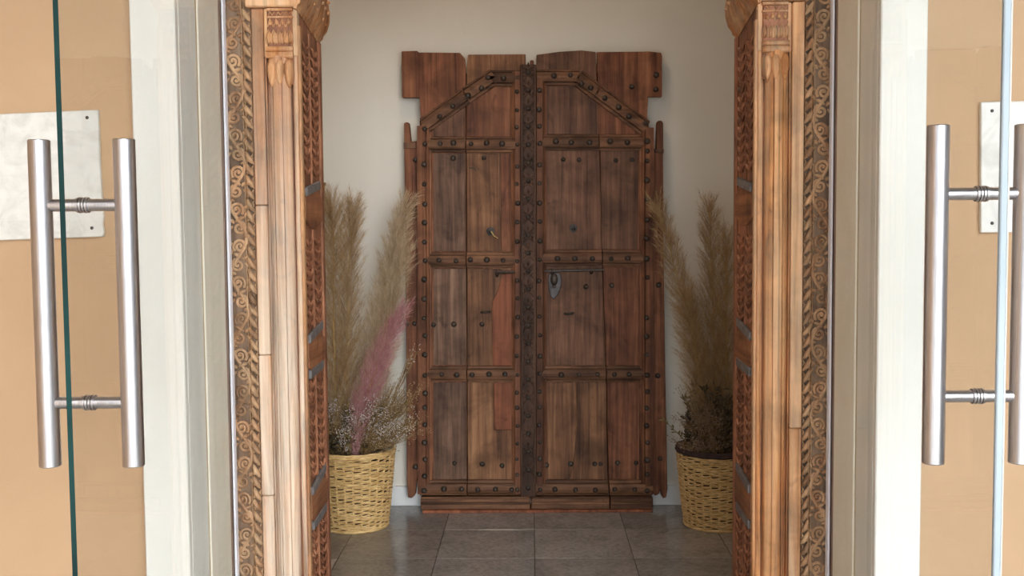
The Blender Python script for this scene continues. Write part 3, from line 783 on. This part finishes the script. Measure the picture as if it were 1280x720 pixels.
c = D(692.5, 358); MB().lathe([(0.008, 0), (0.008, 0.008), (0.004, 0.012)], 10, (c[0], YD-0.016, c[1]), '-Y').build('keyhole_boss', M['iron'], lp, True)
for (x, y, lf) in ((613, 289, leafL), (716.5, 285, leafR)):
    c = D(x, y)
    rs = MB().lathe([(0.019, 0), (0.018, 0.004), (0.010, 0.006), (0.008, 0.014), (0.003, 0.017)], 12, (c[0], YD-0.003, c[1]), '-Y').build('ring_rosette', M['iron_grey'], lf, True)
    MB().tube([(c[0]+0.013*math.cos(q*PI/6), YD-0.014, c[1]-0.006+0.013*math.sin(q*PI/6)) for q in range(13)], 0.0025, 5, False).build('pull_ring', M['iron'], rs, True)
c = D(614, 289)
MB().tube([(c[0], YD-0.02, c[1]), (c[0]+0.014, YD-0.02, c[1]-0.022), (c[0]+0.032, YD-0.014, c[1]-0.032)], [.003, .0026, .0015], 5).build('straw_tie', M['stem'], leafL)
for (x, y, lf) in ((607, 390, leafL), (711, 392, leafR)):
    c = D(x, y); m = MB().tube([(c[0]-0.020, YD-0.003, c[1]), (c[0]-0.014, YD-0.014, c[1]), (c[0]+0.014, YD-0.014, c[1]+0.002), (c[0]+0.020, YD-0.003, c[1]+0.002)], [.004, .006, .007, .005], 6)
    m.build('staple', M['iron'], lf, True)
c = D(590, 211); MB().tube([(c[0]-0.012, YD-0.004, c[1]+0.004), (c[0]+0.012, YD-0.008, c[1]+0.002), (c[0]+0.017, YD-0.009, c[1]-0.010)], [.0025, .003, .0025], 5).build('bent_nail', M['iron'], leafL)

# ================================================================== wicker baskets
def basket(center, label, rim_dark):
    root = thing('wicker_basket', center, label, 'basket', 'wicker baskets on the stone floor')
    cx, cy, _ = center; H = 0.335; R0, R1 = 0.137, 0.172
    ST = 28; rows = 42
    R = lambda z: R0+(R1-R0)*(z/H)**0.85
    br_ = random.Random(len(label))
    m = MB()
    for r in range(rows):
        z = 0.010+(H-0.026)*r/(rows-1)
        pts = []; n = ST*3
        for k in range(n+1):
            q = 2*PI*k/n
            w = math.cos(q*ST/2*1.0 + PI*r)
            pts.append((cx+(R(z)+0.0036*w)*math.cos(q), cy+(R(z)+0.0036*w)*math.sin(q), z+0.0016*math.sin(3*q+r)+0.0011*math.sin(11*q+r*2.1)))
        m.tube(pts, 0.0036*br_.uniform(0.8, 1.12), 5, False)
    wv = m.build('weave', M['rattan'], root, True); tag(wv, kind='stuff')
    m = MB()
    for k in range(ST):
        q = 2*PI*(k+0.5)/ST
        m.tube([(cx+R(z)*math.cos(q), cy+R(z)*math.sin(q), z) for z in (0.004, 0.08, 0.16, 0.24, H-0.01)], 0.0042, 5)
    m.build('stakes', M['rattan'], root, True)
    m = MB().lathe([(R0-0.011, 0.003), (R(0.1)-0.011, 0.1), (R(0.2)-0.011, 0.2), (R(0.29)-0.011, 0.29), (R(0.29)-0.02, 0.29)], 32, (cx, cy, 0))
    m.build('inner_lining', M['rattan_dark'], root, True)
    m = MB()
    for rr, zz_ in ((0.0085, H-0.008), (0.0065, H+0.003)):
        m.tube([(cx+(R(H))*math.cos(2*PI*k/48), cy+(R(H))*math.sin(2*PI*k/48), zz_+0.0015*math.sin(k*1.9)) for k in range(49)], rr, 6, False)
    m.build('rim', M['dark_rim'] if rim_dark else M['rattan'], root, True)
    m = MB().tube([(cx+(R0+0.002)*math.cos(2*PI*k/48), cy+(R0+0.002)*math.sin(2*PI*k/48), 0.007) for k in range(49)], 0.0068, 6, False)
    m.build('foot_ring', M['rattan'], root, True)
    return root
BL = Vector((at(445, 662, 4.48).x, 4.48, 0)); BR = Vector((at(896, 660, 4.48).x, 4.48, 0))
basket(tuple(BL), 'golden wicker basket that holds the pink plume and pale dried sprays', False)
basket(tuple(BR), 'golden wicker basket with a dark rim that holds only tan and brown dried stems', True)

# ================================================================== pampas plumes
def bez(P, t):
    n = len(P)-1; q = Vector((0, 0, 0))
    for i, p in enumerate(P):
        q += Vector(p)*(math.comb(n, i)*(1-t)**(n-i)*t**i)
    return q
def plume(base, ctrl, t0, width, mat, label, seed, nbr=150, hairs=34, hair=0.05, group=None, droop=0.25):
    P = [Vector(base)]+[Vector(c) for c in ctrl]
    rg = random.Random(seed)
    root = thing('pampas_plume', tuple(base), label, 'dried grass', group)
    MB().tube([bez(P, i/14) for i in range(15)], [0.0042*(1-0.75*i/14) for i in range(15)], 5).build('stem', M['stem'], root, True)
    vs = []; fs = []
    def strand(p, d, L, w, sag):
        side = d.cross(Vector((rg.uniform(-1, 1), rg.uniform(-1, 1), rg.uniform(-1, 1))))
        side = side.normalized()*w if side.length > 1e-6 else Vector((w, 0, 0))
        n = len(vs); q = p.copy(); dd = d.copy()
        for i in range(3):
            k = 1-0.35*i
            vs.append(tuple(q-side*k)); vs.append(tuple(q+side*k))
            q = q+dd*(L/3); dd = (dd+Vector((0, 0, -sag))).normalized()
        vs.append(tuple(q))
        fs.append((n, n+1, n+3, n+2)); fs.append((n+2, n+3, n+5, n+4)); fs.append((n+4, n+5, n+6))
    nbr = int(nbr*2.0)
    for b in range(nbr):
        u = (b+rg.random())/nbr
        t = t0+(1-t0)*u
        p = bez(P, t); tg = (bez(P, min(t+0.02, 1.0))-bez(P, t-0.02)).normalized()
        rad = width*(math.sin(PI*min(1, 0.12+0.80*(u**0.8)))**0.8)
        a = rg.uniform(0, 2*PI); o = tg.orthogonal().normalized(); o2 = tg.cross(o)
        out = o*math.cos(a)+o2*math.sin(a)
        Lb = (0.09+0.10*(1-u))*rg.uniform(0.7, 1.2)
        d = (tg+out*(0.30+rg.uniform(-.1, .15))).normalized()
        q = p.copy(); prev = None
        nseg = 6
        for i in range(nseg):
            # branchlets leave the stem, then turn upright and hang a little at the tip
            f = i/nseg
            lim = min(1.0, rad/max(1e-4, Lb*0.36))
            dirn = (tg+out*(0.55*lim*(1-0.25*f))+Vector((0, 0, -droop*f*f))).normalized()
            for h in range(max(1, hairs//nseg)):
                ha = rg.uniform(0, 2*PI)
                hd = (dirn*1.0+(o*math.cos(ha)+o2*math.sin(ha))*rg.uniform(0.1, 0.85)).normalized()
                strand(q+dirn*(Lb/nseg*rg.random()), hd, hair*rg.uniform(0.5, 1.25)*(1-0.3*u), rg.uniform(0.0003, 0.0007), rg.uniform(0.02, 0.30))
            q = q+dirn*(Lb/nseg)
    MB().add(vs, fs).build('plume', mat, root, True)
    return root
def top(b, dx=0.0, dy=0.0): return Vector((b.x+dx, b.y+dy, 0.10))
def A(x, y, Y): return at(x, y, Y)
gL = 'pampas plumes in the basket with the pink plume'; gR = 'pampas plumes in the all-tan basket'
plume(top(BL, -0.03, 0.02), [A(432, 470, 4.50), A(432, 345, 4.50), A(442, 264, 4.50)], 0.16, 0.085, M['plume_tan'], 'upright tan pampas plume behind the pink plume', 1, 190, 40, 0.055, gL)
plume(top(BL, -0.06, 0.0), [A(418, 480, 4.44), A(408, 330, 4.44), A(428, 252, 4.44), A(406, 262, 4.44)], 0.14, 0.08, M['plume_tan'], 'tan pampas plume with a drooping tip against the carved portal', 2, 180, 38, 0.055, gL, 0.3)
plume(top(BL, 0.02, 0.03), [A(456, 500, 4.54), A(472, 390, 4.56), A(505, 262, 4.56)], 0.24, 0.09, M['plume_pale'], 'pale leaning pampas plume whose tip crosses the antique door post', 3, 210, 42, 0.06, gL)
plume(top(BL, 0.03, -0.01), [A(458, 490, 4.46), A(482, 400, 4.48), A(505, 318, 4.5)], 0.24, 0.08, M['plume_pale'], 'short pale pampas plume spreading in front of the taller leaning one', 5, 150, 40, 0.06, gL, 0.35)
plume(top(BL, 0.0, -0.07), [A(438, 540, 4.36), A(462, 470, 4.36), A(500, 395, 4.38)], 0.18, 0.045, M['plume_pink'], 'dusty pink pampas plume leaning out of the basket', 4, 150, 36, 0.045, gL)
plume(top(BR, -0.01, 0.0), [A(895, 520, 4.50), A(862, 405, 4.54), A(824, 262, 4.56)], 0.18, 0.085, M['plume_tan'], 'tan pampas plume leaning towards the antique door', 6, 190, 40, 0.055, gR)
plume(top(BR, 0.0, 0.03), [A(893, 500, 4.52), A(893, 390, 4.52), A(887, 262, 4.52)], 0.18, 0.08, M['plume_tan'], 'upright tan pampas plume standing clear of the antique door', 7, 180, 40, 0.055, gR)
plume(top(BR, 0.05, 0.0), [A(908, 500, 4.48), A(908, 400, 4.48), A(908, 300, 4.48)], 0.18, 0.08, M['plume_tan'], 'short tan pampas plume half hidden by the carved portal', 8, 150, 38, 0.055, gR)
plume(top(BR, -0.02, -0.02), [A(884, 520, 4.44), A(868, 430, 4.46), A(858, 372, 4.46)], 0.2, 0.07, M['plume_tan'], 'low tan pampas plume below the leaning one', 18, 120, 36, 0.05, gR, 0.4)
# a cut cane sticking out behind the portal edge
cane = thing('cut_cane', tuple(top(BL, -0.10, 0.03)), 'thin cut cane end showing beside the carved portal', 'stem')
MB().tube([top(BL, -0.10, 0.03), A(396, 330, 4.5), A(405.5, 229, 4.5)], [0.005, 0.005, 0.0045], 6).build('cane', M['stem'], cane, True)
c = A(405.5, 229, 4.5); MB().tube([c-Vector((0.001, 0, 0.012)), c+Vector((0.0005, 0, 0.003))], 0.0055, 6).build('cut_end', M['twig'], cane)

# ================================================================== dried flower sprays and leaves
def spray(base, tip, spread, nfl, fmat, label, group, seed, fr=0.0024):
    rg = random.Random(seed); base = Vector(base); tip = Vector(tip)
    root = thing('dried_flower_spray', tuple(base), label, 'dried flowers', group)
    tw = MB(); fv = MB()
    mid = base.lerp(tip, 0.55)+Vector((rg.uniform(-.01, .01), rg.uniform(-.01, .01), 0.0))
    tw.tube([base, mid], [0.0022, 0.0016], 4)
    octa = [(1,0,0),(-1,0,0),(0,1,0),(0,-1,0),(0,0,1),(0,0,-1)]
    of = [(0,2,4),(2,1,4),(1,3,4),(3,0,4),(2,0,5),(1,2,5),(3,1,5),(0,3,5)]
    for k in range(12):
        e = tip+Vector((rg.gauss(0, spread), rg.gauss(0, spread), rg.gauss(0, spread*0.8)))
        st = base.lerp(mid, rg.uniform(0.6, 1))
        tw.tube([st, st.lerp(e, .5)+Vector((0, 0, 0.006)), e], [0.0012, 0.0010, 0.0006], 3, False)
        for j in range(nfl//12):
            p = st.lerp(e, rg.uniform(0.55, 1.1))+Vector((rg.gauss(0, spread*.28), rg.gauss(0, spread*.28), rg.gauss(0, spread*.28)))
            r = fr*rg.uniform(0.6, 1.3)
            if j % 3 == 0: tw.tube([st.lerp(e, 0.5), p], [0.0006, 0.0004], 3, False)
            fv.add([p+Vector(o)*r for o in octa], of)
    tw.build('twigs', M['twig'], root); tag(fv.build('florets', fmat, root), kind='stuff')
    return root
def leafy(base, tip, n, mat, label, group, seed, L=0.045, cat='dried leaves'):
    rg = random.Random(seed); base = Vector(base); tip = Vector(tip)
    root = thing('dried_leaf_sprig', tuple(base), label, cat, group)
    MB().tube([base, base.lerp(tip, .5)+Vector((0, 0, .01)), tip], [0.0026, 0.002, 0.001], 5).build('twig', M['twig'], root)
    m = MB(); ax = (tip-base).normalized()
    for k in range(n):
        t = 0.35+0.65*(k+rg.random())/n; p = base.lerp(tip, t)+Vector((0, 0, .01*(1-abs(2*t-1))))
        d = (ax*rg.uniform(0.3, 1)+Vector((rg.gauss(0, 1), rg.gauss(0, 1), rg.gauss(0, .7)))*0.6).normalized()
        s = d.cross(Vector((rg.uniform(-1, 1), rg.uniform(-1, 1), rg.uniform(-1, 1)))).normalized(); nrm = d.cross(s)
        l = L*rg.uniform(.5, 1.1); w = l*0.17
        m.add([p, p+d*l*.45+s*w+nrm*w*.5, p+d*l*.5-nrm*w*.3, p+d*l*.45-s*w+nrm*w*.5, p+d*l], [(0, 1, 2), (0, 2, 3), (1, 4, 2), (2, 4, 3)])
    m.build('leaves', mat, root)
    return root
rg = random.Random(77)
for i, (x, y, Y, sp) in enumerate(((430, 540, 4.34, .030), (455, 535, 4.36, .032), (476, 528, 4.40, .034), (495, 520, 4.42, .036), (508, 505, 4.42, .034), (486, 500, 4.46, .034),
                                   (466, 512, 4.33, .030), (420, 525, 4.36, .026), (516, 530, 4.44, .026), (444, 518, 4.34, .026), (500, 545, 4.42, .03), (478, 545, 4.36, .03), (490, 530, 4.38, .034), (505, 488, 4.44, .03), (470, 492, 4.42, .03), (414, 505, 4.40, .024))):
    spray(BL+Vector((rg.uniform(-.05, .05), rg.uniform(-.05, .05), .24)), A(x, y, Y), sp*1.1, 300, M['floret_white'] if i % 3 == 0 else M['floret_gold'], ('small white flowered dry spray around the pink plume' if i % 3 == 0 else 'golden brown dry spray around the pink plume'), ('white dried sprays' if i % 3 == 0 else 'golden dried sprays'), 30+i)
spray(BL+Vector((.05, -.03, .24)), A(516, 440, 4.44), .012, 60, M['floret_white'], 'lone thin white flowered twig rising across the antique door', None, 60, 0.0022)
for i in range(24):
    q = rg.uniform(0, 2*PI)
    b = BL+Vector((0.05*math.cos(q), 0.05*math.sin(q), .24)); t = BL+Vector((0.135*math.cos(q), 0.135*math.sin(q), rg.uniform(.38, .55)))
    leafy(b, t, 30, M['leaf_dark' if i % 3 else 'leaf_olive'], 'curled dark dried leaf sprig under the pale sprays', 'leaf sprigs around the pink plume', 100+i)
for i, (x, y, Y, sp) in enumerate(((870, 530, 4.36, .034), (888, 520, 4.36, .034), (902, 530, 4.36, .03), (858, 512, 4.42, .03), (880, 500, 4.42, .03), (900, 500, 4.42, .03), (866, 550, 4.34, .026), (890, 548, 4.32, .03))):
    spray(BR+Vector((rg.uniform(-.05, .05), rg.uniform(-.05, .05), .24)), A(x, y, Y), sp*1.1, 300, M['floret_brown'], 'brownish flowered dry spray in the all-tan basket', 'brown dried sprays', 130+i)
for i in range(34):
    q = rg.uniform(0, 2*PI)
    b = BR+Vector((0.05*math.cos(q), 0.05*math.sin(q), .24)); t = BR+Vector((rg.uniform(.08, .17)*math.cos(q), rg.uniform(.08, .17)*math.sin(q), rg.uniform(.40, .62)))
    leafy(b, t, 30, M['leaf_dark'], 'curled dark dried leaf sprig under the brown sprays', 'leaf sprigs in the all-tan basket', 160+i)
leafy(BR+Vector((-.05, -.02, .26)), A(829, 524, 4.40), 26, M['leaf_olive'], 'olive dried sprig poking sideways towards the antique door', None, 190, 0.03)

# ================================================================== glass doors with steel pull handles
ZG0, ZG1 = 0.012, 2.52
def glass_door(s):
    xg = XC*0.5+s*0.845; y0, y1 = 1.893, 2.915
    lab = 'clear glass door with a dark green edge, swung open beside the chipped plaque' if s < 0 else 'clear glass door with a pale edge seal, swung open beside the neat plaque'
    root = thing('glass_door', (xg, y1, 0), lab, 'door', 'open glass entrance doors')
    m = MB().box(xg-0.005, xg+0.005, y0, y1, ZG0, ZG1)
    m.mi = [0, 0, 1, 0, 0, 0]
    m.build('glass_panel', [M['glass'], M['glass_edge_dark']], root)
    if s > 0:
        es = MB().box(xg-0.0085, xg+0.0045, y0-0.012, y0-0.0005, ZG0, ZG1).build('edge_seal', M['edge_seal'], root, bevel=0.002)
        MB().box(xg+0.0046, xg+0.0085, y0-0.009, y0-0.001, ZG0, ZG1).build('seal_lip', M['edge_seal_rim'], es, bevel=0.001)
    for z0, z1 in ((ZG0-0.008, 0.10), (ZG1-0.09, ZG1+0.008)):
        MB().box(xg-0.014, xg+0.014, y1-0.16, y1, z0, z1).build('patch_fitting', M['steel'], root, bevel=0.003)
    yh = y0+0.090
    zt, zb = (1.467, 0.842) if s < 0 else (1.477, 0.840)
    zs = (1.343, 0.965) if s < 0 else (1.349, 0.968)
    for q in (-1, 1):
        xb = xg+q*0.081
        hb = MB().lathe([(0.0, zb), (0.0190, zb), (0.0205, zb+0.0015), (0.0205, zt-0.0015), (0.0190, zt), (0.0, zt)], 32, (xb, yh, 0)).build('handle_bar', M['steel'], root, True)
        for z in zs:
            st = MB().lathe([(0.0118, 0.0), (0.0118, 0.066)], 20, (min(xg+q*0.005, xg+q*0.071), yh, z), 'X').build('standoff', M['steel'], hb, True)
            r0 = xg+q*0.0002
            MB().lathe([(0.0125, 0.0), (0.0148, 0.0008), (0.0148, 0.0105), (0.0118, 0.0115)], 20, (min(r0, r0+q*0.0115), yh, z), 'X').build('gasket_ring', M['steel'], st, True)
            MB().lathe([(0.0152, 0.0), (0.0152, 0.0016)], 20, (min(xg+q*0.005, xg+q*0.0066), yh, z), 'X').build('rubber_washer', M['iron_grey'], st, True)
    return root
glass_door(-1); glass_door(1)

# ================================================================== marble plaques on the facade
def plaque(poly, screws, label):
    YQ = 2.60
    pts = [at(x, y, YQ-0.014) for x, y in poly]
    cx = sum(p.x for p in pts)/len(pts); cz = sum(p.z for p in pts)/len(pts)
    root = thing('marble_plaque', (cx, YQ-0.014, cz), label, 'plaque', 'marble plaques on the tan facade')
    MB().prism([(p.x, p.z) for p in pts], YQ-0.014, YQ).build('slab', M['marble'], root, bevel=0.002)
    for x, y in screws:
        p = at(x, y, YQ-0.014)
        MB().lathe([(0.0042, 0), (0.0042, 0.0015), (0.002, 0.003)], 10, (p.x, YQ-0.014, p.z), '-Y').build('screw', M['iron_grey'], root, True)
plaque([(-105, 147), (122, 137), (124, 200), (127.5, 262), (129, 270), (127.5, 280), (129.5, 291), (128, 296), (-105, 304)], [(109, 147), (115, 285), (-90, 158), (-90, 292)], 'white marble plaque with a chipped edge behind the green-edged glass door')
plaque([(1226.5, 127.5), (1455, 122), (1458, 287), (1226.5, 291)], [(1240, 138.5), (1240, 279), (1443, 134), (1443, 276)], 'white marble plaque with clean edges behind the pale-edged glass door')
